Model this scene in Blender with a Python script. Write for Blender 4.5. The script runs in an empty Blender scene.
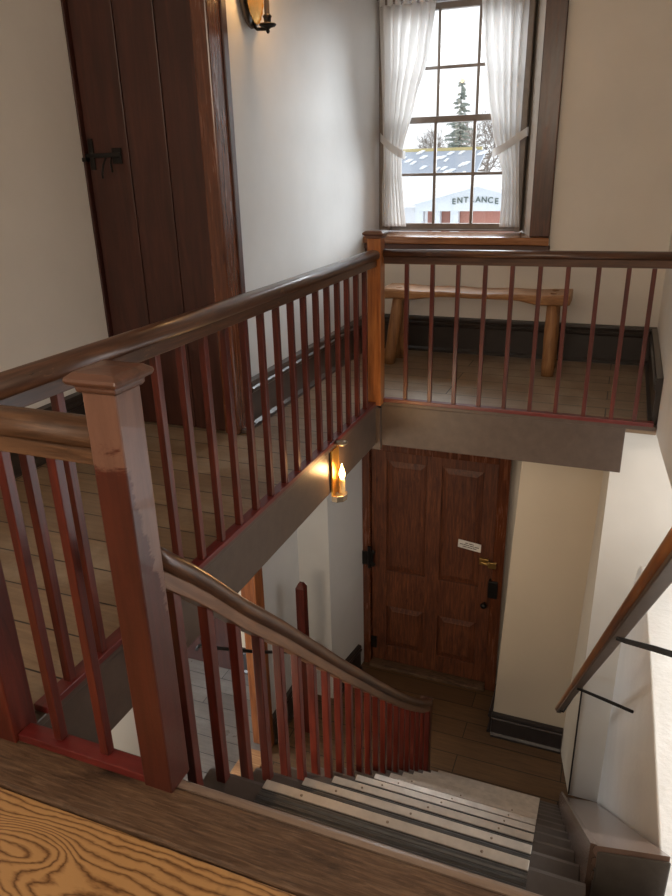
import bpy, bmesh, math, random
from mathutils import Vector, Matrix
random.seed(7)
S = 1.2            # metres per survey unit
ZO = 3.25          # lower floor sits at z = 0
col = bpy.context.scene.collection

def W(x, y, z):
    return Vector((x * S, y * S, (z + ZO) * S))

# ------------------------------------------------------------------ helpers
class MB:
    """collects shapes (survey units) and links them as ONE mesh object"""
    def __init__(s):
        s.bm = bmesh.new()
    def hexa(s, pts):
        v = [s.bm.verts.new(W(*p)) for p in pts]
        for f in ((0, 3, 2, 1), (4, 5, 6, 7), (0, 1, 5, 4), (1, 2, 6, 5), (2, 3, 7, 6), (3, 0, 4, 7)):
            s.bm.faces.new([v[i] for i in f])
        return s
    def box(s, x0, x1, y0, y1, z0, z1):
        return s.hexa([(x0, y0, z0), (x1, y0, z0), (x1, y1, z0), (x0, y1, z0),
                       (x0, y0, z1), (x1, y0, z1), (x1, y1, z1), (x0, y1, z1)])
    def loops(s, rings, cap=True, closed=True):
        R = [[s.bm.verts.new(W(*p)) for p in r] for r in rings]
        n = len(R[0])
        for a, b in zip(R[:-1], R[1:]):
            for i in range(n if closed else n - 1):
                j = (i + 1) % n
                s.bm.faces.new([a[i], a[j], b[j], b[i]])
        if cap and closed:
            s.bm.faces.new(R[0][::-1]); s.bm.faces.new(R[-1])
        return s
    def prism(s, poly, z0, z1):
        return s.loops([[(x, y, z0) for x, y in poly], [(x, y, z1) for x, y in poly]])
    def sweep(s, prof, path, right=None):
        """profile (a=sideways, b=up) along a path; sideways is horizontal"""
        rings = []
        for i, p in enumerate(path):
            p = Vector(p)
            a = Vector(path[max(i - 1, 0)]); b = Vector(path[min(i + 1, len(path) - 1)])
            t = (b - a).normalized()
            r = Vector((t.y, -t.x, 0)).normalized() if right is None else Vector(right)
            u = Vector((0, 0, 1)) if abs(t.z) < .95 else Vector((0, 1, 0))
            rings.append([tuple(p + r * q[0] + u * q[1]) for q in prof])
        return s.loops(rings)
    def tube(s, path, rad, n=10):
        rings = []
        for i, p in enumerate(path):
            p = Vector(p)
            a = Vector(path[max(i - 1, 0)]); b = Vector(path[min(i + 1, len(path) - 1)])
            t = (b - a).normalized()
            ref = Vector((0, 0, 1)) if abs(t.z) < .9 else Vector((1, 0, 0))
            u = t.cross(ref).normalized(); w = t.cross(u)
            r = rad[i] if isinstance(rad, (list, tuple)) else rad
            rings.append([tuple(p + u * r * math.cos(k * 2 * math.pi / n) + w * r * math.sin(k * 2 * math.pi / n)) for k in range(n)])
        return s.loops(rings)
    def lathe(s, c, prof, n=16, axis='z'):
        rings = []
        for r, h in prof:
            ring = []
            for k in range(n):
                a = k * 2 * math.pi / n
                if axis == 'z': ring.append((c[0] + r * math.cos(a), c[1] + r * math.sin(a), c[2] + h))
                elif axis == 'y': ring.append((c[0] + r * math.cos(a), c[1] + h, c[2] + r * math.sin(a)))
                else: ring.append((c[0] + h, c[1] + r * math.cos(a), c[2] + r * math.sin(a)))
            rings.append(ring)
        return s.loops(rings)
    def build(s, name, m, parent=None, bevel=0, smooth=False, sub=0, label=None):
        bmesh.ops.recalc_face_normals(s.bm, faces=s.bm.faces)
        if parent is not None:
            off = parent_world(parent)
        else:
            off = Vector((0, 0, 0))
        bmesh.ops.translate(s.bm, vec=-off, verts=s.bm.verts)
        me = bpy.data.meshes.new(name); s.bm.to_mesh(me); s.bm.free()
        if smooth:
            for p in me.polygons: p.use_smooth = True
        me.materials.append(m)
        o = bpy.data.objects.new(name, me); col.objects.link(o)
        if parent is not None: o.parent = parent
        if bevel:
            b = o.modifiers.new('bevel', 'BEVEL'); b.width = bevel * S; b.segments = 2
            b.limit_method = 'ANGLE'; b.angle_limit = math.radians(40)
            b.harden_normals = False
        if sub:
            u = o.modifiers.new('sub', 'SUBSURF'); u.levels = sub; u.render_levels = sub
        if label: o['label'] = label
        return o

def parent_world(o):
    v = Vector((0, 0, 0))
    while o is not None:
        v = v + o.location; o = o.parent
    return v

def tag(o, label=None, cat=None, group=None, kind=None):
    if label: o['label'] = label
    if cat: o['category'] = cat
    if group: o['group'] = group
    if kind: o['kind'] = kind
    return o
def thing(name, p, label, cat, group=None):
    o = bpy.data.objects.new(name, None); col.objects.link(o)
    o.empty_display_size = .05
    o.location = W(*p)
    return tag(o, label, cat, group)
def sroot(name, p):
    o = bpy.data.objects.new(name, None); col.objects.link(o)
    o.location = W(*p); o['kind'] = 'structure'
    return o
def struct(o, label=None):
    o['kind'] = 'structure'
    if label: o['label'] = label
    return o

# ------------------------------------------------------------------ materials
class NT:
    def __init__(s, name):
        s.m = bpy.data.materials.new(name); s.m.use_nodes = True
        s.t = s.m.node_tree; s.t.nodes.clear()
        s.out = s.n('ShaderNodeOutputMaterial')
        s.p = s.n('ShaderNodeBsdfPrincipled')
        s.l(s.p.outputs[0], s.out.inputs[0])
        s.tc = s.n('ShaderNodeTexCoord')
    def n(s, k, **kw):
        o = s.t.nodes.new(k)
        for a, b in kw.items(): setattr(o, a, b)
        return o
    def l(s, a, b): s.t.links.new(a, b)
    def mapping(s, scale=(1, 1, 1), rot=(0, 0, 0), loc=(0, 0, 0), src=None):
        m = s.n('ShaderNodeMapping')
        m.inputs['Scale'].default_value = scale; m.inputs['Rotation'].default_value = rot
        m.inputs['Location'].default_value = loc
        s.l(src or s.tc.outputs['Object'], m.inputs['Vector'])
        return m.outputs[0]
    def noise(s, vec, scale, detail=5, rough=.6, dist=0):
        n = s.n('ShaderNodeTexNoise')
        n.inputs['Scale'].default_value = scale; n.inputs['Detail'].default_value = detail
        n.inputs['Roughness'].default_value = rough; n.inputs['Distortion'].default_value = dist
        s.l(vec, n.inputs['Vector'])
        return n.outputs['Fac']
    def ramp(s, fac, stops):
        r = s.n('ShaderNodeValToRGB')
        e = r.color_ramp.elements
        while len(e) < len(stops): e.new(.5)
        for q, (p, c) in zip(e, stops):
            q.position = p
            q.color = (*c, 1) if isinstance(c, (tuple, list)) else (c, c, c, 1)
        s.l(fac, r.inputs[0])
        return r.outputs[0]
    def mix(s, fac, a, b, mode='MIX'):
        m = s.n('ShaderNodeMix', data_type='RGBA', blend_type=mode)
        for inp, v in ((m.inputs[0], fac), (m.inputs[6], a), (m.inputs[7], b)):
            if hasattr(v, 'is_linked') or hasattr(v, 'links'): s.l(v, inp)
            elif isinstance(v, (tuple, list)): inp.default_value = (*v, 1)
            else: inp.default_value = v
        return m.outputs[2]
    def math(s, op, a, b=0.0):
        m = s.n('ShaderNodeMath', operation=op)
        for i, v in enumerate((a, b)):
            if hasattr(v, 'links'): s.l(v, m.inputs[i])
            else: m.inputs[i].default_value = v
        return m.outputs[0]
    def bump(s, h, strength=.2, dist=.005):
        b = s.n('ShaderNodeBump'); b.inputs['Strength'].default_value = strength
        b.inputs['Distance'].default_value = dist
        s.l(h, b.inputs['Height']); s.l(b.outputs[0], s.p.inputs['Normal'])
    def col(s, c):
        if isinstance(c, (tuple, list)): s.p.inputs['Base Color'].default_value = (*c, 1)
        else: s.l(c, s.p.inputs['Base Color'])
    def set(s, **k):
        for a, v in k.items():
            i = s.p.inputs[a.replace('_', ' ')]
            if hasattr(v, 'links'): s.l(v, i)
            else: i.default_value = v

def srgb(r, g, b):
    f = lambda v: (v / 255 / 12.92) if v / 255 <= .04045 else ((v / 255 + .055) / 1.055) ** 2.4
    return (f(r), f(g), f(b))

AX = {'X': (1, 12, 12), 'Y': (12, 1, 12), 'Z': (12, 12, 1)}
def wood(name, axis, dark, mid, light, rough=.35, grain=1.0, rot=(0, 0, 0), wear=None, bump=.15, coat=.0, wearpos=(.62, .72)):
    t = NT(name)
    base = t.mapping((1, 1, 1), rot)
    v = t.mapping(tuple(a * 1.6 for a in AX[axis]), src=base)
    f = t.noise(v, 2.2 * grain, 7, .65, .6)
    g = t.noise(t.mapping((1, 1, 1)), 2.6, 3, .5)
    f2 = t.math('ADD', t.math('MULTIPLY', f, .75), t.math('MULTIPLY', g, .25))
    c = t.ramp(f2, [(.33, dark), (.5, mid), (.67, light)])
    if wear:
        w = t.noise(t.mapping(tuple(1 + (a - 1) * .25 for a in AX[axis]), src=base), 5, 8, .75, .3)
        c = t.mix(t.ramp(w, [(wearpos[0], 0), (wearpos[1], 1)]), c, wear)
    t.col(c)
    t.set(Roughness=t.math('ADD', t.math('MULTIPLY', f, .3), rough - .12))
    t.set(Coat_Weight=coat, Coat_Roughness=.2)
    t.bump(f, bump, .004)
    return t.m

def plaster(name, c, var=.06, bump=.25, warm=None, scale=1.0):
    t = NT(name)
    f = t.noise(t.mapping((1, 1, 1)), 1.3 * scale, 5, .6)
    g = t.noise(t.mapping((1, 1, 1)), 28 * scale, 6, .6)
    a = tuple(v * (1 - var) for v in c); b = tuple(min(1, v * (1 + var)) for v in c)
    t.col(t.ramp(f, [(.3, a), (.7, b)]))
    t.set(Roughness=.62)
    h = t.math('ADD', t.math('MULTIPLY', f, 1.5), t.math('MULTIPLY', g, .3))
    t.bump(h, bump, .01)
    return t.m

def boards(name, width, length, c1, c2, gap, stain, rough=.35, along='X', light=None):
    t = NT(name)
    rot = (0, 0, 0) if along == 'X' else (0, 0, math.pi / 2)
    v = t.mapping((1, 1, 1), rot)
    b = t.n('ShaderNodeTexBrick'); b.offset = .37; b.offset_frequency = 2; b.squash = 1
    b.inputs['Scale'].default_value = 1; b.inputs['Brick Width'].default_value = length
    b.inputs['Row Height'].default_value = width; b.inputs['Mortar Size'].default_value = .0032
    b.inputs['Mortar Smooth'].default_value = .2
    b.inputs['Color1'].default_value = (*c1, 1); b.inputs['Color2'].default_value = (*c2, 1)
    b.inputs['Mortar'].default_value = (*gap, 1)
    t.l(v, b.inputs['Vector'])
    gr = t.noise(t.mapping((1.3, 16, 16), rot), 3, 7, .7, .4)
    bl = t.noise(t.mapping((1, 1, 1)), 2.3, 6, .7)
    c = t.mix(t.ramp(gr, [(.35, .0), (.75, .75)]), b.outputs['Color'], stain)
    if light: c = t.mix(t.ramp(bl, [(.48, .0), (.68, .7)]), c, light)
    c = t.mix(b.outputs['Fac'], c, gap)
    t.col(c)
    t.set(Roughness=t.math('ADD', t.math('MULTIPLY', bl, .35), rough - .15))
    h = t.math('SUBTRACT', t.math('MULTIPLY', gr, .4), t.math('MULTIPLY', b.outputs['Fac'], 1.5))
    t.bump(h, .35, .004)
    return t.m

def plain(name, c, rough=.5, metal=0, bumpn=0):
    t = NT(name)
    f = t.noise(t.mapping((1, 1, 1)), 20, 4, .6)
    t.col(t.ramp(f, [(.3, tuple(v * .85 for v in c)), (.7, tuple(min(1, v * 1.12) for v in c))]))
    t.set(Roughness=rough, Metallic=metal)
    if bumpn: t.bump(f, bumpn, .004)
    return t.m

M = {}
M['wall'] = plaster('wall_plaster', (.70, .66, .60))
M['wall_grey'] = plaster('hall_wall_plaster', (.66, .66, .65), .07)
M['wall_rough'] = plaster('rough_plaster', (.76, .72, .66), .05, .8, scale=1.6)
M['wall_beige'] = plaster('lower_wall_plaster', (.52, .42, .30), .04, .12)
M['ceiling'] = plaster('ceiling_plaster', (.75, .73, .70), .03, .1)
RD, RM, RL = (.042, .0055, .0035), (.088, .0115, .006), (.15, .023, .011)
M['redZ'] = wood('red_varnished_wood', 'Z', RD, RM, RL, .36, wear=(.075, .028, .016), coat=.25, wearpos=(.66, .8))
M['redX'] = wood('red_painted_rail_across', 'X', (.085, .009, .009), (.13, .015, .013), (.18, .026, .022), .35, wear=(.16, .07, .05), coat=.2, wearpos=(.62, .75))
M['redY'] = wood('red_painted_rail_along', 'Y', (.085, .009, .009), (.13, .015, .013), (.18, .026, .022), .35, wear=(.16, .07, .05), coat=.2, wearpos=(.62, .75))
HD, HM, HL = (.03, .012, .007), (.07, .029, .015), (.14, .062, .031)
M['railX'] = wood('handrail_wood_across', 'X', HD, HM, HL, .3, wear=(.2, .10, .05), coat=.4)
M['railY'] = wood('handrail_wood_along', 'Y', HD, HM, HL, .3, wear=(.2, .10, .05), coat=.4)
sl = (-math.radians(45), 0, 0)
M['railS'] = wood('handrail_wood_sloping', 'Y', HD, HM, (.2, .085, .03), .3, rot=(math.radians(45), 0, 0), wear=(.26, .13, .06), coat=.4)
M['railSL'] = wood('scuffed_rail_fillet', 'Y', (.09, .04, .02), (.17, .08, .04), (.27, .14, .075), .35, rot=(math.radians(45), 0, 0), wear=(.30, .2, .14), coat=.3)
M['railO'] = wood('orange_handrail_wood', 'Y', (.09, .028, .009), (.28, .10, .026), (.44, .18, .045), .3, rot=(math.radians(45), 0, 0), wear=(.06, .02, .01), coat=.3)
M['railNear'] = wood('worn_handrail_wood', 'X', (.04, .018, .009), (.105, .05, .024), (.19, .10, .05), .45, grain=1.5, wear=(.035, .016, .009), bump=.5)
M['newelFar'] = wood('amber_newel_wood', 'Z', (.18, .045, .01), (.36, .115, .024), (.5, .19, .045), .3, coat=.4)
M['door'] = wood('dark_plank_wood', 'Z', (.026, .007, .004), (.048, .013, .008), (.075, .022, .013), .42, grain=.7, coat=.1)
M['doorX'] = wood('panel_door_wood', 'Z', (.045, .013, .006), (.115, .034, .014), (.21, .072, .027), .5, grain=1.6, coat=.0, wear=(.05, .012, .006), wearpos=(.55, .7))
M['casing'] = wood('casing_wood', 'Z', (.05, .014, .007), (.11, .032, .013), (.19, .06, .022), .22, coat=.5)
M['orange'] = wood('orange_casing_wood', 'Z', (.14, .038, .01), (.26, .08, .02), (.38, .13, .036), .4, coat=.2)
M['wincase'] = wood('window_casing_wood', 'Z', (.035, .014, .009), (.07, .028, .017), (.13, .05, .028), .35, coat=.3)
M['stool'] = wood('window_stool_wood', 'X', (.12, .045, .016), (.27, .11, .04), (.4, .19, .08), .2, coat=.5)
M['apron'] = wood('window_apron_wood', 'X', (.04, .016, .011), (.075, .03, .02), (.11, .045, .03), .35)
M['bench'] = wood('bench_wood', 'X', (.17, .075, .03), (.34, .165, .065), (.5, .28, .13), .5, wear=(.2, .11, .06), coat=.1)
M['benchZ'] = wood('bench_leg_wood', 'Z', (.15, .062, .022), (.31, .145, .055), (.44, .23, .095), .5, wear=(.15, .07, .03), coat=.1)
M['fascia'] = plain('taupe_fascia_paint', (.095, .066, .050), .38, bumpn=.1)
M['base'] = plain('charcoal_baseboard_paint', (.032, .025, .022), .3, bumpn=.1)
M['trimbrown'] = plain('brown_gloss_trim_paint', (.13, .085, .066), .25, bumpn=.15)
M['shelf'] = plain('pinkish_brown_gloss_paint', (.19, .125, .10), .18, bumpn=.06)
M['tread'] = plain('grey_brown_tread_paint', (.09, .073, .064), .34, bumpn=.3)
M['nosing'] = wood('worn_nosing_paint', 'X', (.15, .10, .075), (.24, .175, .135), (.34, .26, .205), .28, wear=(.34, .28, .23), coat=.3, wearpos=(.66, .75))
M['darkboard'] = wood('dark_landing_board', 'X', (.04, .02, .011), (.11, .062, .035), (.21, .13, .078), .45, grain=3.2, wear=(.022, .011, .006), bump=.6, wearpos=(.52, .68))
M['endgrain'] = plain('rough_end_block', (.085, .072, .062), .7, bumpn=1)
M['floor'] = boards('hall_floor_boards', .158, 2.3, (.30, .205, .125), (.21, .14, .085), (.02, .012, .008), (.13, .082, .05), .36, light=(.38, .31, .23))
M['floorlow'] = boards('lower_floor_boards', .17, 1.9, (.16, .085, .036), (.11, .056, .024), (.012, .007, .004), (.06, .03, .014), .5)
M['floorroom'] = boards('side_room_floor_boards', .15, .9, (.16, .13, .105), (.10, .08, .065), (.015, .01, .008), (.07, .055, .045), .3, light=(.2, .175, .15))
M['iron'] = plain('black_iron', (.018, .016, .015), .45, .6, .2)
M['brass'] = plain('old_brass', (.42, .27, .09), .35, .9)
M['gilt'] = plain('gilt_reflector', (.85, .46, .10), .28, .9)
M['tin'] = plain('tarnished_tin', (.35, .28, .2), .35, .8)
M['candle'] = plain('candle_sleeve', (.62, .45, .2), .5)
M['candledark'] = plain('dark_candle_sleeve', (.08, .06, .045), .5)
M['steel'] = plain('aluminium_nosing_strip', (.60, .54, .47), .34, .45)
M['rib'] = plain('ribbed_tread_plate', (.10, .10, .10), .32, .6)
M['rivet'] = plain('screw_head', (.3, .24, .18), .3, .8)
M['sash'] = plain('sash_paint', (.20, .165, .14), .4)
M['paper'] = plain('white_card', (.8, .78, .74), .6)
M['ink'] = plain('ink', (.04, .04, .04), .6)
M['snow'] = plain('snow', (.86, .88, .92), .8)
M['slate'] = plain('grey_roof_shingles', (.34, .38, .45), .8)
M['brick'] = plain('red_brick_wall', (.48, .22, .17), .8)
M['siding'] = plain('white_siding', (.72, .76, .8), .7)
M['needles'] = plain('spruce_needles', (.22, .25, .22), .9)
M['bark'] = plain('grey_bark', (.10, .09, .075), .9)
M['twig'] = plain('bare_twigs', (.20, .165, .14), .9)
M['letter'] = plain('dark_green_lettering', (.10, .14, .13), .6)
M['yellowtrim'] = plain('yellow_gutter_paint', (.55, .45, .2), .6)

def oak():
    t = NT('oak_landing_board')
    base = t.mapping((1.0, 3.6, 1.0))
    nz = t.noise(t.mapping((1.1, 4.5, 1)), 1.7, 3, .5)
    # knot centre ring
    sp = t.n('ShaderNodeSeparateXYZ'); t.l(t.tc.outputs['Object'], sp.inputs[0])
    kx, ky = -.79 * S, .583 * S
    dx = t.math('MULTIPLY', t.math('SUBTRACT', sp.outputs[0], kx), .42)
    dy = t.math('SUBTRACT', sp.outputs[1], ky)
    r2 = t.math('ADD', t.math('MULTIPLY', dx, dx), t.math('MULTIPLY', dy, dy))
    g1 = t.math('EXPONENT', t.math('MULTIPLY', t.math('MULTIPLY', r2, r2), -1.0 / (.040 ** 4)))
    dx2 = t.math('MULTIPLY', t.math('SUBTRACT', sp.outputs[0], -.60 * S), .25)
    dy2 = t.math('SUBTRACT', sp.outputs[1], .50 * S)
    g2 = t.math('EXPONENT', t.math('MULTIPLY', t.math('ADD', t.math('MULTIPLY', dx2, dx2), t.math('MULTIPLY', dy2, dy2)), -1.0 / (.055 ** 2)))
    nz2 = t.noise(t.mapping((5, 14, 1)), 1.5, 4, .6)
    ph = t.math('ADD', t.math('MULTIPLY', sp.outputs[1], 430.0), t.math('MULTIPLY', g1, -22.0))
    ph = t.math('ADD', ph, t.math('MULTIPLY', g2, 40.0))
    ph = t.math('ADD', ph, t.math('ADD', t.math('MULTIPLY', nz, 26.0), t.math('MULTIPLY', nz2, 14.0)))
    s_ = t.math('SINE', ph)
    f = t.math('ADD', t.math('MULTIPLY', s_, .5), .5)
    f = t.math('POWER', f, .55)
    fine = t.noise(t.mapping((3, 60, 3)), 3, 6, .7)
    f = t.math('ADD', t.math('MULTIPLY', f, .72), t.math('MULTIPLY', fine, .4))
    c = t.ramp(f, [(.18, (.12, .052, .018)), (.45, (.30, .155, .06)), (.8, (.46, .26, .105))])
    d = t.noise(t.mapping((1, 1, 1)), 3.0, 6, .7)
    c = t.mix(t.ramp(d, [(.56, 0), (.72, .8)]), c, (.06, .03, .015))
    t.col(c); t.set(Roughness=.42, Coat_Weight=.1); t.bump(f, .2, .003)
    return t.m
M['oak'] = oak()

def newel_near_mat():
    t = NT('worn_newel_paint')
    v = t.mapping((14, 14, 1.4))
    f = t.noise(v, 2.2, 7, .7, .5)
    red = t.ramp(f, [(.3, (.045, .008, .004)), (.7, (.095, .019, .009))])
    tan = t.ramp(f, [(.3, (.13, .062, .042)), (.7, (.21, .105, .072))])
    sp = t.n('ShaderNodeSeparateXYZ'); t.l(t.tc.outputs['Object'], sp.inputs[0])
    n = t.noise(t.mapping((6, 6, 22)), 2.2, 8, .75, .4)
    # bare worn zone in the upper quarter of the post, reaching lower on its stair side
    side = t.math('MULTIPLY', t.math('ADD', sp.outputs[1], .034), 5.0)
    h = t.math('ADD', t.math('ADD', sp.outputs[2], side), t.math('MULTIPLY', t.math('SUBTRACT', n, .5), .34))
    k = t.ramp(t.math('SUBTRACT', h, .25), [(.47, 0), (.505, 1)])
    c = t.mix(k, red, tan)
    sc = t.noise(t.mapping((5, 5, 7)), 4, 9, .8, .3)
    c = t.mix(t.ramp(sc, [(.64, 0), (.70, .8)]), c, (.20, .10, .06))
    t.col(c); t.set(Roughness=.42, Coat_Weight=.2); t.bump(n, .15, .004)
    return t.m
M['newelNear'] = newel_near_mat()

def curtain_mat():
    t = NT('sheer_white_cotton')
    t.col((.86, .85, .84)); t.set(Roughness=.9)
    tr = t.n('ShaderNodeBsdfTranslucent'); tr.inputs[0].default_value = (.9, .89, .88, 1)
    ms = t.n('ShaderNodeMixShader'); ms.inputs[0].default_value = .42
    t.l(t.p.outputs[0], ms.inputs[1]); t.l(tr.outputs[0], ms.inputs[2])
    tp = t.n('ShaderNodeBsdfTransparent')
    m2 = t.n('ShaderNodeMixShader'); m2.inputs[0].default_value = .12
    t.l(ms.outputs[0], m2.inputs[1]); t.l(tp.outputs[0], m2.inputs[2])
    t.l(m2.outputs[0], t.out.inputs[0])
    wv = t.n('ShaderNodeTexNoise'); wv.inputs['Scale'].default_value = 160
    t.l(t.tc.outputs['Object'], wv.inputs['Vector']); t.bump(wv.outputs['Fac'], .1, .002)
    return t.m
M['curtain'] = curtain_mat()

def glass_mat():
    t = NT('window_glass')
    tp = t.n('ShaderNodeBsdfTransparent'); tp.inputs[0].default_value = (.97, .98, .98, 1)
    gl = t.n('ShaderNodeBsdfGlossy'); gl.inputs['Roughness'].default_value = .02
    ms = t.n('ShaderNodeMixShader'); ms.inputs[0].default_value = .05
    t.l(tp.outputs[0], ms.inputs[1]); t.l(gl.outputs[0], ms.inputs[2]); t.l(ms.outputs[0], t.out.inputs[0])
    return t.m
M['glass'] = glass_mat()
def emit(name, c, s):
    t = NT(name); t.set(Emission_Strength=s); t.p.inputs['Emission Color'].default_value = (*c, 1)
    t.col(c); return t.m
M['flame'] = emit('glowing_flame_bulb', (1, .55, .2), 22)

# ------------------------------------------------------------------ setting: floors
b = MB()
b.box(-1.96, -1.0, .80, 2.45, -1.2, -1.0)
b.box(-1.387, -1.0, 2.45, 3.98, -1.2, -1.0)
b.box(-1.0, .2, 2.97, 3.98, -1.035, -1.0)
b.box(-1.96, -1.0, -1.6, .62, -1.2, -1.02)
b.box(-1.0, .2, -1.6, .62, -1.2, -1.02)
b.box(-1.96, -1.0, .62, .80, -1.2, -1.02)
b.box(-1.0, .2, .62, .762, -1.2, -1.02)
struct(b.build('floor_upper', M['floor']))
b = MB(); b.box(-1.387, .085, 2.975, 3.9, -1.2, -1.04)
struct(b.build('ceiling_lower', M['ceiling']))
b = MB(); b.box(-1.66, .75, -1.6, 3.98, -3.35, -3.25)
struct(b.build('floor_lower', M['floorlow']))
b = MB(); b.box(-3.4, -1.66, .6, 3.6, -3.35, -3.25)
struct(b.build('floor_side_room', M['floorroom']))
b = MB(); b.box(-2.1, .75, -1.6, 4.4, 1.1, 1.2)
struct(b.build('ceiling', M['ceiling']))

# landing boards
b = MB(); b.box(-1.96, .199, .30, .655, -1.02, -1.0)
struct(b.build('trim_oak_landing_board', M['oak'], bevel=.003))
b = MB(); b.box(-1.96, .199, .659, .764, -1.02, -1.0)
struct(b.build('trim_dark_landing_board', M['darkboard'], bevel=.006))
b = MB()
ys, n = .764, 10
prof = [(.0, -1.045)] + [(.010 + .016 * math.sin(math.pi * k / 8), -1.022 - .022 * math.cos(math.pi * k / 8)) for k in range(9)] + [(.0, -1.0)]
b.loops([[(x, ys + p[0], p[1]) for p in prof] for x in (-.634, -.3, .0, .199)])
struct(b.build('trim_landing_nosing', M['nosing'], smooth=False, bevel=0))
b = MB(); b.box(-.66, .199, .762, .772, -1.19, -1.045)
struct(b.build('trim_landing_riser', M['tread']))

# ------------------------------------------------------------------ setting: walls
b = MB()
b.box(-2.06, -1.96, -1.6, 2.37, -1.0, 1.1)                      # hall wall left of the plank door
struct(b.build('wall_left', M['wall']))
b = MB()
b.box(-2.06, -1.44, 2.42, 2.55, -1.0, 1.1)
struct(b.build('wall_behind_plank_door', M['wall']))
b = MB(); b.box(-1.50, -1.387, 2.55, 4.4, -1.0, 1.1)
b.box(-1.44, -1.387, 2.43, 2.55, -1.0, 1.1)
struct(b.build('wall_hall_left', M['wall_grey']))
# back wall with the window recess (recess: x -1.387..-.50, z -.36..)
b = MB()
b.box(-1.387, .2, 3.98, 4.4, -1.05, -.40)
b.hexa([(-.465, 3.98, -.40), (.2, 3.98, -.40), (.2, 4.4, -.40), (-.59, 4.4, -.40),
        (-.465, 3.98, 1.1), (.2, 3.98, 1.1), (.2, 4.4, 1.1), (-.59, 4.4, 1.1)])
b.box(-1.387, -.535, 3.98, 4.4, .93, 1.1)
struct(b.build('wall_back', M['wall']))
# right wall, with the deep splayed opening of the stair window
def wall_hole(outer, hole, x0, x1, m, name):
    bm = bmesh.new()
    es = []
    for lp in (outer, hole):
        vs = [bm.verts.new(W(x0, y, z)) for y, z in lp]
        for i in range(len(vs)): es.append(bm.edges.new((vs[i], vs[(i + 1) % len(vs)])))
    bmesh.ops.triangle_fill(bm, use_beauty=True, use_dissolve=False, edges=es)
    r = bmesh.ops.extrude_face_region(bm, geom=list(bm.faces))
    vs = [g for g in r['geom'] if isinstance(g, bmesh.types.BMVert)]
    bmesh.ops.translate(bm, vec=(( x1 - x0) * S, 0, 0), verts=vs)
    bmesh.ops.recalc_face_normals(bm, faces=bm.faces)
    me = bpy.data.meshes.new(name); bm.to_mesh(me); bm.free(); me.materials.append(m)
    o = bpy.data.objects.new(name, me); col.objects.link(o)
    bv = o.modifiers.new('bevel', 'BEVEL'); bv.width = .03; bv.segments = 4; bv.limit_method = 'ANGLE'; bv.angle_limit = math.radians(50)
    return o
hole = [(.98, -1.27), (1.4, -1.30), (1.85, -1.335), (2.25, -1.39), (2.5, -1.44), (2.72, -1.50), (2.86, -1.60), (2.97, -1.75), (3.07, -1.95), (3.16, -2.16), (3.195, -2.3),
        (3.195, -1.12), (3.05, -1.04), (2.65, -.98), (2.03, -.87), (1.7, -.74), (1.45, -.5), (1.35, -.2), (1.2, .1), (.98, .15)]
outer = [(-1.6, -3.25), (3.2, -3.25), (3.2, -1.035), (4.4, -1.035), (4.4, 1.1), (-1.6, 1.1)]
struct(wall_hole(outer, hole, .2, .72, M['wall_rough'], 'wall_right'))
b = MB()
b.loops([[(-.432, 3.5, -3.25), (-.02, 3.5, -3.25), (.045, 3.2, -3.25), (.198, 3.2, -3.25), (.198, 3.98, -3.25), (-.45, 3.98, -3.25)],
         [(-.365, 3.5, -1.205), (.03, 3.5, -1.205), (.05, 3.2, -1.205), (.198, 3.2, -1.205), (.198, 3.98, -1.205), (-.40, 3.98, -1.205)]])
struct(b.build('wall_lower_right', M['wall_beige']))
b = MB(); b.hexa([(.05, 3.2, -1.205), (.72, 3.2, -1.205), (.72, 3.98, -1.205), (.086, 3.98, -1.205),
                  (.05, 3.2, -1.036), (.72, 3.2, -1.036), (.72, 3.98, -1.036), (.086, 3.98, -1.036)])
b.box(.2, .72, 3.2, 3.98, -3.25, -1.205)
b.box(.049, .70, 3.186, 3.2, -3.25, -1.045)
struct(b.build('wall_stair_pier', M['wall']))
b = MB(); b.box(-2.06, .75, -1.7, -1.6, -3.3, 1.1); struct(b.build('wall_near', M['wall']))  # unseen closing wall, added to keep sky light out from behind
b = MB(); b.box(-3.5, -3.4, .6, 3.6, -3.25, -1.2); struct(b.build('wall_side_room_left', M['wall_beige']))
b = MB(); b.box(-3.5, -1.76, .5, .6, -3.25, -1.2); struct(b.build('wall_side_room_near', M['wall_beige']))
# lower level walls
b = MB()
b.box(-1.76, -1.66, -1.6, 2.02, -3.25, -1.2)
b.box(-1.76, -1.66, 2.02, 2.95, -1.5, -1.2)
b.box(-1.76, -1.66, 2.95, 3.46, -3.25, -1.2)
b.hexa([(-1.66, 3.455, -3.25), (-1.455, 3.455, -3.25), (-1.39, 3.88, -3.25), (-1.66, 3.88, -3.25),
        (-1.66, 3.455, -1.2), (-1.455, 3.455, -1.2), (-1.39, 3.88, -1.2), (-1.66, 3.88, -1.2)])
struct(b.build('wall_lower_left', M['wall_grey']))
b = MB()
b.box(-1.76, -1.388, 3.9, 4.0, -3.25, -1.2)
b.box(-1.388, -.05, 3.92, 4.02, -1.60, -1.2)
b.box(-1.388, -.05, 3.96, 4.02, -3.25, -1.60)
struct(b.build('wall_lower_back', M['wall']))
b = MB(); b.box(-3.4, -1.76, 3.5, 3.6, -3.25, -1.2)
struct(b.build('wall_side_room_back', M['wall_beige']))
b = MB(); b.box(-3.4, -1.76, .6, 3.5, -1.3, -1.2)
struct(b.build('ceiling_side_room', M['ceiling']))

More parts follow.
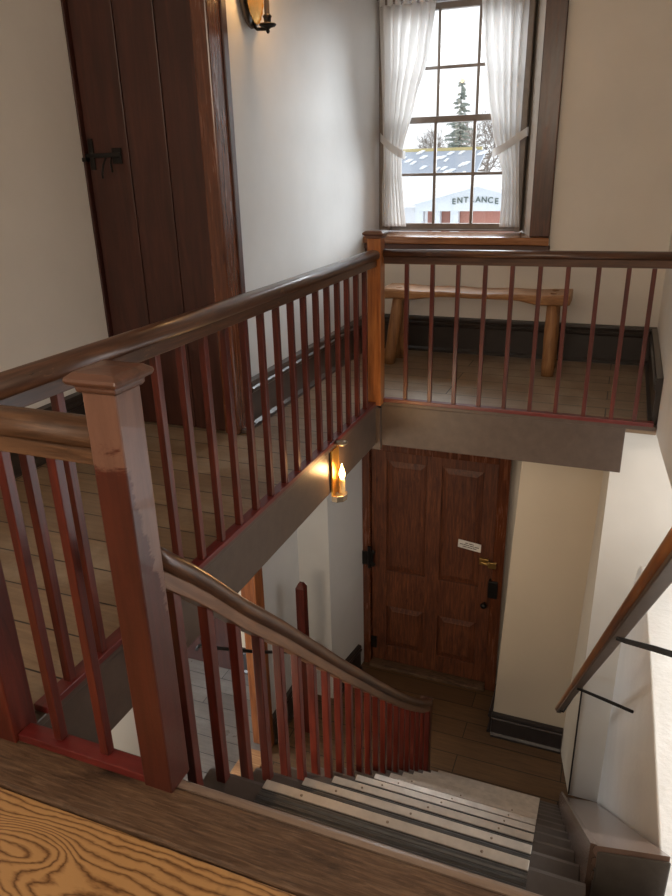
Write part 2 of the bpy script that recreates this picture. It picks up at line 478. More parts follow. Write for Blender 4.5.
# skirtings -----------------------------------------------------
def base_prof(h, t):
    return [(0, 0), (t + .012, 0), (t + .012, .014), (t, .026), (t, h - .055), (t + .008, h - .048), (t + .010, h - .034),
            (t + .003, h - .028), (t + .006, h - .014), (t + .002, h - .004), (0, h)]
M['base_hall'] = plain('taupe_brown_baseboard_paint', (.075, .055, .045), .28, bumpn=.1)
def base(name, p0, p1, h=.2, t=.022, z=-1.0, m='base'):
    d = Vector((p1[0] - p0[0], p1[1] - p0[1], 0)).normalized()
    r = (d.y, -d.x, 0)
    b = MB(); b.sweep(base_prof(h, t), [(p0[0], p0[1], z), (p1[0], p1[1], z)], right=r)
    return struct(b.build(name, M[m]))
base('baseboard_back', (-1.386, 3.979), (.199, 3.979))
b = MB(); b.box(-1.386, -1.350, 2.385, 3.94, -.9995, -.984); struct(b.build('trim_shoe', M['base_hall'], bevel=.004))
base('baseboard_hall_left', (-1.386, 2.473), (-1.386, 3.945), m='base_hall')
base('baseboard_left', (-1.959, -1.5), (-1.959, 2.33))
base('baseboard_right', (.199, 3.945), (.199, 2.985))
base('baseboard_lower_right', (-.43, 3.499), (-.02, 3.499), .17, .018, -3.249)
base('baseboard_lower_pier', (-.434, 3.9), (-.434, 3.50), .17, .012, -3.249)
base('baseboard_lower_left', (-1.659, 2.96), (-1.659, 3.44), .2, .018, -3.249)
base('baseboard_lower_chimney', (-1.449, 3.47), (-1.40, 3.80), .2, .018, -3.249)
base('baseboard_side_room', (-2.2, 3.499), (-1.77, 3.499), .2, .018, -3.249)

# fascias --------------------------------------------------------
b = MB(); b.box(-1.0, -.98, .80, 2.95, -1.2, -1.02)
b.box(-1.0, -.972, .80, 2.95, -1.02, -1.0)
struct(b.build('trim_fascia_left', M['fascia'], bevel=.003))
b = MB(); b.box(-.98, .085, 2.95, 2.972, -1.209, -1.012)
b.box(-1.0, .198, 2.944, 2.97, -1.012, -.992)
struct(b.build('trim_fascia_back', M['fascia'], bevel=.003))
b = MB(); b.box(-1.0, -.958, 2.93, 2.96, -1.228, -1.02)
struct(b.build('trim_fascia_corner', M['fascia'], bevel=.003))
b = MB(); b.box(-.96, -.64, .775, .80, -1.2, -1.0)
struct(b.build('trim_fascia_near', M['fascia'], bevel=.003))

# ------------------------------------------------------------------ newel posts
def newel(p, w, z0, z1, m, label, capm, group=None, capw=.016, block=False):
    t = thing('newel_post', (p[0], p[1], z0), label, 'newel post', group)
    h = w / 2
    b = MB(); b.box(p[0] - h, p[0] + h, p[1] - h, p[1] + h, z0, z1 - .03); b.build('shaft', m, t, bevel=.003)
    b = MB()
    def ring(r, z): return [(p[0] - r, p[1] - r, z), (p[0] + r, p[1] - r, z), (p[0] + r, p[1] + r, z), (p[0] - r, p[1] + r, z)]
    b.loops([ring(h + .003, z1 - .032), ring(h + .006, z1 - .027), ring(h + .005, z1 - .022), ring(h + capw - .002, z1 - .018),
             ring(h + capw, z1 - .013), ring(h + capw - .001, z1 - .009), ring(h + .006, z1 - .002), ring(h * .4, z1)])
    b.build('cap', capm, t, bevel=.002)
    return t
M['cap'] = wood('newel_cap_wood', 'X', (.05, .02, .013), (.11, .048, .03), (.17, .08, .055), .35, wear=(.05, .012, .008), coat=.3)
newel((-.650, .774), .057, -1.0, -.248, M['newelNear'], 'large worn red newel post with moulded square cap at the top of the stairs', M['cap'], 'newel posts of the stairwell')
newel((-.995, .771), .057, -1.0, -.248, M['redZ'], 'dark red newel post cut off by the left edge of the photo', M['cap'], 'newel posts of the stairwell')
newel((-.975, 2.925), .060, -1.0, -.242, M['newelFar'], 'amber brown newel post at the far corner below the window', M['cap'], 'newel posts of the stairwell')
t = thing('newel_post', (-.70, 2.905, -3.25), 'dark red newel post at the foot of the stairs', 'newel post', 'newel posts of the stairwell')
b = MB(); b.box(-.728, -.672, 2.877, 2.933, -3.25, -2.605); b.build('shaft', M['redZ'], t, bevel=.003)
b = MB(); b.box(-.732, -.668, 2.873, 2.937, -2.605, -2.590); b.build('cap', M['cap'], t, bevel=.004)

# ------------------------------------------------------------------ balustrades
def rail_profile(w=.027, h=.034):
    """rounded handrail top, origin at its underside"""
    pts = [(-w * .75, 0), (w * .75, 0), (w * .98, h * .22), (w, h * .45), (w * .9, h * .72), (w * .55, h * .93), (0, h),
           (-w * .55, h * .93), (-w * .9, h * .72), (-w, h * .45), (-w * .98, h * .22)]
    return pts
def fillet_profile(w=.014, h=.03):
    return [(-w, -h), (w, -h), (w, 0), (-w, 0)]

def baluster(parent, x, y, z0, z1, w=.0095):
    b = MB(); b.box(x - w, x + w, y - w, y + w, z0, z1)
    return b.build('baluster', M['redZ'], parent, bevel=.0015)

# left: along the hall
t = thing('balustrade', (-.98, 1.85, -1.0), 'long red balustrade along the left hall floor', 'balustrade', 'balustrades around the stairwell')
t['label'] = 'long red balustrade along the hall floor on the left, from near to far newel post'
path = [(-.982, .826, -.354), (-.981, 1.4, -.359), (-.979, 2.1, -.360), (-.976, 2.893, -.357)]
b = MB(); b.sweep(rail_profile(.029, .038), path); b.build('handrail', M['railY'], t, smooth=True).data.shade_smooth()
b = MB(); b.sweep(fillet_profile(.015, .030), path); b.build('rail_fillet', M['railY'], t, bevel=.002)
b = MB(); b.box(-1.0, -.966, .826, 2.893, -.9995, -.983); b.build('bottom_rail', M['redY'], t, bevel=.002)
ysb = [.913, 1.013, 1.12, 1.225, 1.332] + [1.437, 1.542, 1.65, 1.757, 1.862, 1.967, 2.073, 2.175, 2.28, 2.382, 2.485, 2.587, 2.692, 2.795]
for y in ysb: baluster(t, -.982, y, -.984, -.379)

# far: below the window
t = thing('balustrade', (-.38, 2.95, -1.0), 'straight red balustrade of ten thin balusters in front of the bench', 'balustrade', 'balustrades around the stairwell')
path = [(-.945, 2.95, -.350), (-.3, 2.95, -.346), (.199, 2.95, -.342)]
b = MB(); b.sweep(rail_profile(.028, .030), path); b.build('handrail', M['railX'], t, smooth=True)
b = MB(); b.sweep(fillet_profile(.016, .030), path); b.build('rail_fillet', M['railX'], t, bevel=.002)
b = MB(); b.box(-.945, .185, 2.934, 2.964, -.9915, -.974); b.build('bottom_rail', M['redX'], t, bevel=.002)
for x in (-.846, -.735, -.627, -.5165, -.409, -.301, -.196, -.084, .023, .111): baluster(t, x, 2.95, -.975, -.375, .0085)

# near: short rail at the landing
t = thing('balustrade', (-.83, .79, -1.0), 'short red balustrade at lower left joining the two near newel posts', 'balustrade', 'balustrades around the stairwell')
path = [(-.966, .772, -.366), (-.679, .772, -.366)]
b = MB(); b.sweep(rail_profile(.029, .038), path); b.build('handrail', M['railNear'], t, smooth=True)
b = MB(); b.sweep(fillet_profile(.016, .030), path); b.build('rail_fillet', M['railNear'], t, bevel=.003)
b = MB(); b.box(-.966, -.679, .750, .784, -.9995, -.982); b.build('bottom_rail', M['redX'], t, bevel=.002)
for x in (-.880, -.774): baluster(t, x, .771, -.979, -.395, .0088)

# stair bannister
t = thing('balustrade', (-.665, 1.85, -2.1), 'sloping stair bannister running down from the large newel with amber worn handrail', 'balustrade', 'balustrades around the stairwell')
def bx(y): return -.657 - .014 * (y - .8)
pp = [(.803, -.582), (.855, -.630), (.90, -.672), (.95, -.722), (1.075, -.855), (1.248, -1.025), (1.624, -1.412), (2.0, -1.79), (2.284, -2.07), (2.5, -2.275), (2.7, -2.455), (2.85, -2.575), (2.876, -2.592)]
path = [(bx(y), y, z) for y, z in pp]
b = MB(); b.sweep(rail_profile(.028, .048), path); b.build('handrail', M['railS'], t, smooth=True)
b = MB(); b.sweep(fillet_profile(.017, .036), path); b.build('rail_fillet', M['railSL'], t, bevel=.002)
def rail_z(y):
    for (a, za), (c, zc) in zip(pp[:-1], pp[1:]):
        if a <= y <= c: return za + (zc - za) * (y - a) / (c - a)
    return pp[-1][1]
Q = .1875
NY = [.981 + .1940 * k for k in range(11)]
def tread_z(y):
    k = 0
    while k < 11 and y > NY[k] - .002: k += 1
    return -1 - (k + 1) * Q if k < 11 else -3.25
nb = 21
for i in range(nb):
    y = .862 + i * .0955
    x = bx(y)
    zb = tread_z(y)
    zt = rail_z(y)
    b = MB(); w = .0105
    s_ = (rail_z(y + .01) - rail_z(y - .01)) / .02
    top = lambda yy: zt + s_ * (yy - y) - .030
    b.hexa([(x - w, y - w, zb), (x + w, y - w, zb), (x + w, y + w, zb), (x - w, y + w, zb),
            (x - w, y - w, top(y - w)), (x + w, y - w, top(y - w)), (x + w, y + w, top(y + w)), (x - w, y + w, top(y + w))])
    b.build('baluster', M['redZ'], t, bevel=.0015)

# ------------------------------------------------------------------ staircase
st = thing('staircase', (-.3, 1.85, -3.25), 'steep boxed staircase with ribbed metal tread strips going down to the lower hall', 'staircase')
def sk(x, y): return x - .030 * (y - 1.0)
prevy = .775
for k in range(11):
    z = -1 - (k + 1) * Q
    y1 = NY[k]; y0 = prevy
    b = MB()
    xl0, xr0, xl1, xr1 = sk(-.695, y0), sk(.062, y0), sk(-.695, y1), sk(.062, y1)
    r = .018
    pr = [(y0, z - .035), (y1 - .01, z - .035), (y1, z - .027), (y1 + .002, z - .015), (y1 - .003, z - .003), (y1 - .012, z), (y0, z)]
    b.loops([[(sk(-.70, p[0]), p[0], p[1]) for p in pr], [(sk(.062, p[0]), p[0], p[1]) for p in pr]])
    tr = b.build('tread', M['tread'], st)
    # riser under the nosing
    b = MB(); zz = z - Q
    yr = y1 - .022
    b.hexa([(sk(-.68, yr), yr - .012, zz), (sk(.062, yr), yr - .012, zz), (sk(.062, yr), yr, zz), (sk(-.68, yr), yr, zz),
            (sk(-.68, yr), yr - .012, z - .035), (sk(.062, yr), yr - .012, z - .035), (sk(.062, yr), yr, z - .035), (sk(-.68, yr), yr, z - .035)])
    b.build('riser', M['tread'], st)
    # metal strip: flat pale nosing and ribbed dark plate behind it
    b = MB()
    L, Rr = -.572, -.036
    def sx(x, y): return x - .027 * (y - 1.0)
    b.loops([[(sx(X, y1), yy, zq) for yy, zq in ((y1 - .018, z + .0005), (y1 + .0025, z + .0005), (y1 + .0025, z - .02), (y1 + .005, z - .02), (y1 + .005, z + .003), (y1 - .018, z + .003))] for X in (L, Rr)])
    ns = b.build('nosing_strip', M['steel'], tr, bevel=.0012, label='pale metal nosing strip')
    b = MB()
    rp = [(y0 + .038 if k else y0 + .03, z + .0005)]
    ya, yb = rp[0][0], y1 - .019
    nr = 11; rp2 = []
    for q in range(nr):
        a = ya + (yb - ya) * q / nr; c = (yb - ya) / nr
        rp2 += [(a, z + .001), (a + c * .2, z + .0036), (a + c * .6, z + .0036), (a + c * .8, z + .001)]
    rp = [(ya, z + .0005)] + rp2 + [(yb, z + .001), (yb, z + .0005)]
    b.loops([[(sx(X, y1), yy, zq) for yy, zq in rp] for X in (L, Rr)])
    b.build('ribbed_plate', M['rib'], tr, label='dark ribbed metal plate')
    if k < 6:
        for q in range(3):
            X = L + .085 + q * (Rr - L - .17) / 2
            b = MB(); b.lathe((sx(X, y1), y1 - .008, z + .003), [(.003, 0), (.003, .0012), (.0012, .002)], 8)
            b.build('screw', M['rivet'], tr)
    prevy = y1 - .03
# side stringers
def slopez(y): return -1.09 - (y - .97) * (Q / .1945)
b = MB()
b.loops([[(sk(x, y), y, slopez(y) - d) for x, d in ((.064, .33), (.075, .33), (.075, .0), (.064, .0))] for y in (1.02, 2.9)])
b.build('stringer', M['trimbrown'], st)
b = MB()
b.loops([[(sk(x, y), y, slopez(y) - d) for x, d in ((-.70, .40), (-.685, .40), (-.685, .17), (-.70, .17))] for y in (.80, 2.84)])
b.build('stringer', M['tread'], st)

# sloping ledge along the right wall with two bead mouldings
def capz(y): return -1.128 - (y - 1.01) * .985
b = MB()
ring = []
for y in (1.01, 2.0, 3.18):
    z = capz(y); x = sk(.071, y)
    ring.append([(x + .022, y, z - .03), (x + .004, y, z - .028), (x - .001, y, z - .02), (x - .003, y, z - .012), (x, y, z - .003), (x + .008, y, z),
                 (.19, y, z + .022), (.19, y, z + .006), (x + .03, y, z - .03)])
b.loops(ring)
struct(b.build('trim_sloping_ledge', M['shelf']))
b = MB()
mp = [(.02, -.030), (.004, -.030), (-.002, -.036), (-.002, -.052), (.006, -.058), (.007, -.062), (.001, -.067), (.0, -.082), (.008, -.090), (.008, -.5), (.02, -.5)]
b.loops([[(sk(.071, y) + q[0], y, capz(y) + q[1]) for q in mp] for y in (1.008, 2.0, 3.18)])
struct(b.build('trim_ledge_moulding', M['trimbrown'], bevel=.002))
b = MB()
b.loops([[(sk(.076, y), y, capz(y) - .014), (.192, y, capz(y) + .010), (.192, y, capz(y) - .5), (sk(.076, y), y, capz(y) - .5)] for y in (1.002, 2.1, 3.15)])
struct(b.build('trim_ledge_block', M['endgrain'], bevel=.003))
b = MB()   # thin dark strip along the pier corner
b.box(.046, .054, 3.180, 3.188, -3.24, -2.42)
struct(b.build('trim_pier_corner', M['base']))

# wall handrail on the right
t = thing('wall_handrail', (.02, 1.9, -1.5), 'brown wall-mounted handrail on thin iron brackets at right of the stairs', 'handrail')
def hr(y): return (.095 - .0645 * (y - .82), y, .345 - .95 * y - .006 - .013 * (y - .82))
path = [hr(y) for y in (.35, .82, 1.3, 1.9, 2.5, 3.02)]
b = MB(); b.sweep(rail_profile(.019, .029), path); b.build('rail', M['railO'], t, smooth=True)
b = MB(); b.sweep(fillet_profile(.011, .012), path); b.build('rail_fillet', M['fascia'], t, bevel=.002, label='grey painted underside')
def bracket(y, x1, yo=0.0, dz=-.01):
    p = hr(y); z = p[2] - .013
    b = MB(); b.tube([(p[0] - .004, y, z), (p[0] + .012, y, z - .004), ((p[0] + x1) / 2, y + yo * .5, z + dz * .5), (x1 - .001, y + yo, z + dz)], [.005, .005, .006, .006], 8)
    b.build('bracket', M['iron'], t, label='thin iron wall bracket')
bracket(1.20, .199, .0, -.018); bracket(1.98, .197, .10, -.125); bracket(2.86, .085 , .335)
bracket(.55, .199)

# ------------------------------------------------------------------ plank door and its corner casing
d1 = sroot('door_1', (-1.68, 2.39, -1.0))
xs = [-1.948, -1.758, -1.588, -1.44]
for x0, x1 in zip(xs[:-1], xs[1:]):
    b = MB(); b.box(x0 + .002, x1 - .002, 2.378, 2.40, -.995, 1.05)
    b.build('plank', M['door'], d1, bevel=.003)
b = MB(); b.box(-1.959, -1.44, 2.40, 2.415, -.995, 1.05); b.build('backing', M['door'], d1)
b = MB(); b.box(-1.9585, -1.9505, 2.36, 2.40, -.995, 1.05); b.build('door_jamb', M['door'], d1, bevel=.002)
# thumb latch
b = MB(); b.box(-1.957, -1.94, 2.352, 2.379, .045, .06); b.box(-1.935, -1.915, 2.370, 2.379, .015, .125); b.box(-1.957, -1.79, 2.366, 2.374, .058, .074)
b.box(-1.83, -1.79, 2.37, 2.379, .035, .09)
b.tube([(-1.86, 2.372, .06), (-1.862, 2.352, .03), (-1.87, 2.35, .0), (-1.872, 2.353, -.015)], .0045, 8)
b.tube([(-1.835, 2.372, .06), (-1.83, 2.355, .035), (-1.822, 2.35, .005)], .004, 8)
b.build('latch', M['iron'], d1, bevel=.002, label='black iron thumb latch')
b = MB(); b.box(-1.438, -1.374, 2.362, 2.47, -.999, 1.095)
struct(b.build('trim_door_casing', M['casing'], bevel=.006))
b = MB(); b.box(-1.376, -1.368, 2.455, 2.49, -.999, 1.095)
struct(b.build('trim_casing_bead', M['door'], bevel=.003))

# ------------------------------------------------------------------ panelled door downstairs
d2 = sroot('door_2', (-.93, 3.9, -3.25))
DX0, DX1, DZ0, DZ1 = -1.335, -.545, -3.215, -1.632
px = [(-1.235, -.975), (-.882, -.625)]
b = MB(); yf = 3.905
# stiles and rails
b.box(DX0, px[0][0], yf, yf + .03, DZ0, DZ1); b.box(px[1][1], DX1, yf, yf + .03, DZ0, DZ1)
b.box(px[0][1], px[1][0], yf, yf + .03, DZ0, DZ1)
for z0, z1 in ((DZ0, -3.09), (-2.765, -2.49), (-1.70, DZ1)):
    for a, c in px: b.box(a, c, yf + .0003, yf + .0297, z0, z1)
b.build('door_frame_rails', M['doorX'], d2, bevel=.002)
for a, c in px:
    for z0, z1 in ((-3.09, -2.765), (-2.49, -1.70)):
        b = MB()
        f = .035
        def rg(i, y): return [(a + i, y, z0 + i), (c - i, y, z0 + i), (c - i, y, z1 - i), (a + i, y, z1 - i)]
        b.loops([rg(-.002, yf + .027), rg(-.002, yf + .018), rg(.006, yf + .018), rg(.04, yf + .008), rg(.042, yf + .006)])
        b.build('door_panel', M['doorX'], d2)
b = MB(); b.box(-1.389, -1.338, 3.875, 3.94, -3.25, -1.60); b.box(-.541, -.472, 3.875, 3.94, -3.25, -1.56); b.box(-1.338, -.541, 3.875, 3.94, -1.628, -1.56)
b.build('door_casing', M['casing'], d2, bevel=.004)
b = MB(); b.box(-1.338, -.54, 3.84, 3.95, -3.248, -3.222); b.build('door_sill', M['darkboard'], d2, bevel=.004)
b = MB(); b.lathe((-.58, yf - .03, -2.60), [(.004, .03), (.008, .028), (.007, .012), (.017, .006), (.021, -.006), (.016, -.016), (.004, -.02)], 14, 'y')
b.build('door_knob', M['iron'], d2, smooth=True, label='black door knob')
b = MB(); b.box(-.558, -.50, 3.862, 3.904, -2.53, -2.41); b.build('rim_lock', M['iron'], d2, bevel=.004)
b = MB(); b.box(-.625, -.568, 3.885, 3.905, -2.315, -2.272); b.box(-.566, -.518, 3.862, 3.876, -2.317, -2.277); b.tube([(-.61, 3.88, -2.293), (-.54, 3.868, -2.296)], .008, 8)
b.build('slide_bolt', M['brass'], d2, bevel=.002, label='brass slide bolt')
b = MB(); b.box(-1.39, -1.315, 3.866, 3.876, -2.45, -2.35); b.tube([(-1.34, 3.868, -2.47), (-1.34, 3.868, -2.31)], .012, 8)
b.lathe((-1.37, 3.866, -2.36), [(.012, .006), (.012, -.004)], 8, 'y'); b.lathe((-1.315, 3.866, -2.44), [(.016, .006), (.016, -.004)], 8, 'y'); b.lathe((-1.315, 3.866, -2.35), [(.016, .006), (.016, -.004)], 8, 'y')
b.build('hinge', M['iron'], d2, bevel=.002, label='black iron hinge')
b = MB(); b.box(-1.345, -1.30, 3.89, 3.904, -3.12, -3.03); b.build('hinge', M['iron'], d2, bevel=.002)
# card pinned on the door
t = thing('sign', (-.69, 3.903, -2.23), 'small white card notice fixed to the upper right door panel downstairs', 'sign')
b = MB(); b.hexa([(-.765, 3.900, -2.222), (-.622, 3.900, -2.240), (-.622, 3.9035, -2.240), (-.765, 3.9035, -2.222),
                  (-.763, 3.900, -2.168), (-.620, 3.900, -2.184), (-.620, 3.9035, -2.184), (-.763, 3.9035, -2.168)])
b.build('card', M['paper'], t)
b = MB()
for row, words in ((0, ((.045, .062), (.066, .098))), (1, ((.012, .03), (.034, .07), (.074, .1), (.104, .13))), (2, ((.03, .055), (.06, .09), (.094, .115)))):
    for a, c in words:
        xx = -.764 + a; x2 = -.764 + c; zz = -2.180 - .013 * row
        sl_ = -.12
        b.hexa([(xx, 3.8985, zz + a * sl_ - .004), (x2, 3.8985, zz + c * sl_ - .004), (x2, 3.8999, zz + c * sl_ - .004), (xx, 3.8999, zz + a * sl_ - .004),
                (xx, 3.8985, zz + a * sl_), (x2, 3.8985, zz + c * sl_), (x2, 3.8999, zz + c * sl_), (xx, 3.8999, zz + a * sl_)])
b.build('printed_lines', M['ink'], t)

# ------------------------------------------------------------------ lower left doorway and side room
b = MB(); b.box(-1.665, -1.645, 2.875, 2.965, -3.248, -1.205); b.box(-1.77, -1.663, 2.925, 2.952, -3.248, -1.505)
b.box(-1.665, -1.645, 2.0, 2.875, -1.55, -1.45)
struct(b.build('trim_side_doorway_casing', M['orange'], bevel=.004))
b = MB(); b.box(-1.785, -1.64, 2.03, 2.87, -3.249, -3.236)
struct(b.build('trim_threshold', M['bench'], bevel=.004))
b = MB(); b.box(-2.33, -2.22, 3.475, 3.499, -3.249, -1.6); b.box(-2.75, -2.65, 3.475, 3.499, -3.249, -1.6); b.box(-2.75, -2.22, 3.475, 3.499, -1.6, -1.5)
struct(b.build('trim_side_room_casing', M['door'], bevel=.004))
b = MB(); b.box(-2.648, -2.332, 3.484, 3.498, -3.245, -1.602)
struct(b.build('door_3', M['door'], bevel=.003))
t = thing('post', (-1.50, 3.14, -3.25), 'dark red wooden post with chamfered top against the lower white wall', 'post')
b = MB(); w = .026
def rr_(r, z): return [(-1.50 - r, 3.14 - r, z), (-1.50 + r, 3.14 - r, z), (-1.50 + r, 3.14 + r, z), (-1.50 - r, 3.14 + r, z)]
b.loops([rr_(w, -3.25), rr_(w, -2.215), rr_(w * .45, -2.185)]); b.build('shaft', M['redZ'], t, bevel=.002)
b = MB(); b.tube([(-1.655, 2.30, -2.08), (-1.63, 2.29, -2.045), (-1.60, 2.31, -2.06), (-1.56, 2.70, -2.36), (-1.515, 3.13, -2.66)], .009, 8)
tag(b.build('guard_bar', M['iron'], smooth=True), 'thin black iron bar sloping between side doorway and dark post downstairs', 'bar')

# ------------------------------------------------------------------ window
w1 = sroot('window_1', (-.96, 4.28, -.36))
GX0, GX1, GZ0, GZ1, MZ = -1.285, -.632, -.315, .78, .241
b = MB()
b.box(-1.386, -1.325, 4.22, 4.36, -.355, .93); b.box(-.592, -.562, 4.22, 4.36, -.355, .93)
b.box(-1.325, -.592, 4.22, 4.36, .82, .93); b.box(-1.325, -.592, 4.24, 4.36, -.355, -.345)
b.build('frame', M['sash'], w1, bevel=.003)
def sash(y, z0, z1, zm, name):
    b = MB(); h = .020
    b.box(-1.325, GX0, y, y + .035, z0, z1); b.box(GX1, -.592, y, y + .035, z0, z1)
    b.box(GX0, GX1, y, y + .035, z0, z0 + .032); b.box(GX0, GX1, y, y + .035, z1 - .032, z1)
    for x in (-1.0695, -.849): b.box(x - .008, x + .008, y + .006, y + .028, z0 + .032, z1 - .032)
    b.box(GX0, GX1, y + .0065, y + .0275, zm - .008, zm + .008)
    o = b.build(name, M['sash'], w1, bevel=.002)
    b = MB(); b.box(GX0, GX1, y + .016, y + .018, z0 + .03, z1 - .03); b.build('pane', M['glass'], o)
sash(4.262, -.345, .258, -.045, 'lower_sash')
sash(4.300, .226, .812, .504, 'upper_sash')
b = MB()
b.box(-1.386, -.372, 3.925, 3.98, -.398, -.358); b.box(-1.386, -.56, 3.98, 4.262, -.398, -.358)
b.hexa([(-.57, 3.98, -.398), (-.463, 3.98, -.398), (-.55, 4.255, -.398), (-.57, 4.255, -.398), (-.57, 3.98, -.358), (-.463, 3.98, -.358), (-.55, 4.255, -.358), (-.57, 4.255, -.358)])
b.build('stool', M['stool'], w1, bevel=.006, label='varnished orange-brown window stool')
b = MB(); b.box(-1.386, -.368, 3.94, 3.979, -.428, -.399); b.box(-1.386, -.385, 3.955, 3.979, -.475, -.428); b.build('apron', M['apron'], w1, bevel=.004)
b = MB(); b.box(-.476, -.374, 3.952, 3.979, -.357, 1.09); b.build('casing', M['wincase'], w1, bevel=.005, label='dark brown right casing')

# right stair window (beyond the frame edge, source of side light)
w2 = sroot('window_2', (.70, 2.0, -1.2))
b = MB(); b.box(.66, .70, 1.0, 3.19, -1.46, -1.40); b.box(.66, .70, 2.02, 2.06, -1.40, -.4)
b.box(.66, .70, 1.0, 3.19, -.95, -.92)
b.build('sash', M['sash'], w2, bevel=.003)

# curtains -------------------------------------------------------
def interp(tab, z):
    tab = sorted(tab)
    if z <= tab[0][0]: return tab[0][1]
    for (a, va), (c, vc) in zip(tab[:-1], tab[1:]):
        if z <= c:
            u = (z - a) / (c - a); u = u * u * (3 - 2 * u) * .4 + u * .6
            return va + (vc - va) * u
    return tab[-1][1]
def curtain(inner, outer, folds, name, label, ties, phase):
    ylab = 4.185
    t = thing(name, (0.5 * (outer[0][1] + inner[0][1]), ylab, -.33), label, 'curtain', 'tied back window curtains')
    nx, nz = 120, 60
    z0, z1 = -.325, .80
    bm = bmesh.new(); G = []
    for j in range(nz + 1):
        z = z0 + (z1 - z0) * j / nz
        xi, xo = interp(inner, z), interp(outer, z)
        row = []
        wd = abs(xi - xo)
        pin = math.exp(-((z - .085) / .05) ** 2)
        for i in range(nx + 1):
            u = i / nx
            uu = u + .012 * math.sin(7 * z + 9 * u)
            amp = (.017 + .004 * math.sin(3 * z)) * (1 - .45 * pin) * (.55 if z < .06 else 1)
            y = ylab + amp * math.sin(2 * math.pi * folds * uu + phase + .6 * math.sin(3 * z)) + .004 * math.sin(2 * math.pi * folds * 2.3 * uu + z * 5)
            y -= .012 * pin
            row.append(bm.verts.new(W(xo + (xi - xo) * u, y, z)))
        G.append(row)
    for j in range(nz):
        for i in range(nx): bm.faces.new((G[j][i], G[j][i + 1], G[j + 1][i + 1], G[j + 1][i]))
    bmesh.ops.translate(bm, vec=-parent_world(t), verts=bm.verts)
    me = bpy.data.meshes.new('curtain_panel'); bm.to_mesh(me); bm.free(); me.materials.append(M['curtain'])
    for p in me.polygons: p.use_smooth = True
    o = bpy.data.objects.new('curtain_panel', me); col.objects.link(o); o.parent = t
    so = o.modifiers.new('thick', 'SOLIDIFY'); so.thickness = .0015
    # tab tops
    for k in range(7):
        x = interp(outer, z1) + (interp(inner, z1) - interp(outer, z1)) * (k + .35) / 7.0
        b = MB(); b.box(x - .009, x + .009, ylab - .020, ylab - .018, .795, .845); b.box(x - .009, x + .009, ylab + .018, ylab + .020, .795, .845); b.box(x - .009, x + .009, ylab - .020, ylab + .020, .845, .847)
        b.build('tab', M['curtain'], t)
    b = MB()
    rings = []
    for (x, z, yy) in ties:
        rings.append([(x, yy, z - .022), (x, yy + .003, z - .022), (x, yy + .003, z + .022), (x, yy, z + .022)])
    b.loops(rings); b.build('tieback', M['curtain'], t, bevel=.001)
    return t
curtain([(.80, -1.065), (.56, -1.098), (.33, -1.165), (.12, -1.222), (.04, -1.238), (-.04, -1.238), (-.2, -1.222), (-.325, -1.208)],
        [(.80, -1.372), (.2, -1.358), (.08, -1.345), (-.1, -1.352), (-.325, -1.352)], 6, 'curtain',
        'white sheer curtain tied back at the left side of the hall window',
        [(-1.372, .16, 4.20), (-1.352, .15, 4.158), (-1.30, .105, 4.150), (-1.25, .075, 4.150), (-1.228, .062, 4.165), (-1.224, .06, 4.20)], 0)
curtain([(.80, -.828), (.6, -.812), (.38, -.778), (.15, -.735), (.06, -.70), (-.05, -.672), (-.2, -.668), (-.325, -.672)],
        [(.80, -.588), (.5, -.590), (.3, -.592), (.15, -.592), (.0, -.585), (-.325, -.562)], 5, 'curtain',
        'white sheer curtain tied back at the right side of the hall window',
        [(-.735, .055, 4.20), (-.722, .058, 4.160), (-.66, .085, 4.148), (-.60, .125, 4.148), (-.555, .155, 4.165), (-.55, .16, 4.21)], 1.5)
t = thing('curtain_rod', (-.96, 4.185, .83), 'dark curtain rod across the top of the hall window', 'curtain rod')
b = MB(); b.tube([(-1.386, 4.185, .836), (-.545, 4.185, .836)], .0075, 10); b.build('rod', M['wincase'], t, smooth=True)
b = MB(); b.box(-.565, -.545, 4.17, 4.2, .815, .86); b.build('rod_bracket', M['wincase'], t)

# ------------------------------------------------------------------ bench
t = thing('bench', (-.68, 3.69, -1.0), 'rustic wooden plank bench with round splayed legs under the window', 'bench')
b = MB(); rings = []
for i in range(13):
    u = i / 12; x = -1.175 + .955 * u
    zt = -.592 - .006 * math.sin(math.pi * u) + (.003 * math.sin(i * 1.7)); th = .052 + .008 * math.cos(2 * math.pi * u) - (.012 if 2 < i < 10 else 0)
    y0 = 3.585 + .006 * math.sin(i * 2.1); y1 = 3.80 + .005 * math.sin(i * 1.3)
    rings.append([(x, y0, zt - .012), (x, y0 + .006, zt - th * .8), (x, y0 + .05, zt - th), (x, y1 - .05, zt - th), (x, y1 - .004, zt - th * .8), (x, y1, zt - .01), (x, y1 - .008, zt), (x, y0 + .008, zt)])
b.loops(rings); b.build('seat', M['bench'], t, bevel=.005)
for (xt, yt, xb, yb) in ((-1.09, 3.65, -1.135, 3.63), (-.300, 3.64, -.296, 3.612), (-1.085, 3.74, -1.115, 3.78), (-.300, 3.75, -.302, 3.79)):
    b = MB()
    P0, P1 = Vector((xb, yb, -1.0)), Vector((xt, yt, -.632))
    pts = [tuple(P0.lerp(P1, q / 6)) for q in range(7)]
    b.tube(pts, [.031, .0325, .031, .033, .0315, .030, .029], 10)
    b.build('leg', M['benchZ'], t, smooth=True)
    b = MB(); b.tube([(xt, yt, -.60), (xt, yt, -.589)], .017, 10)
    b.build('tenon', M['benchZ'], t)

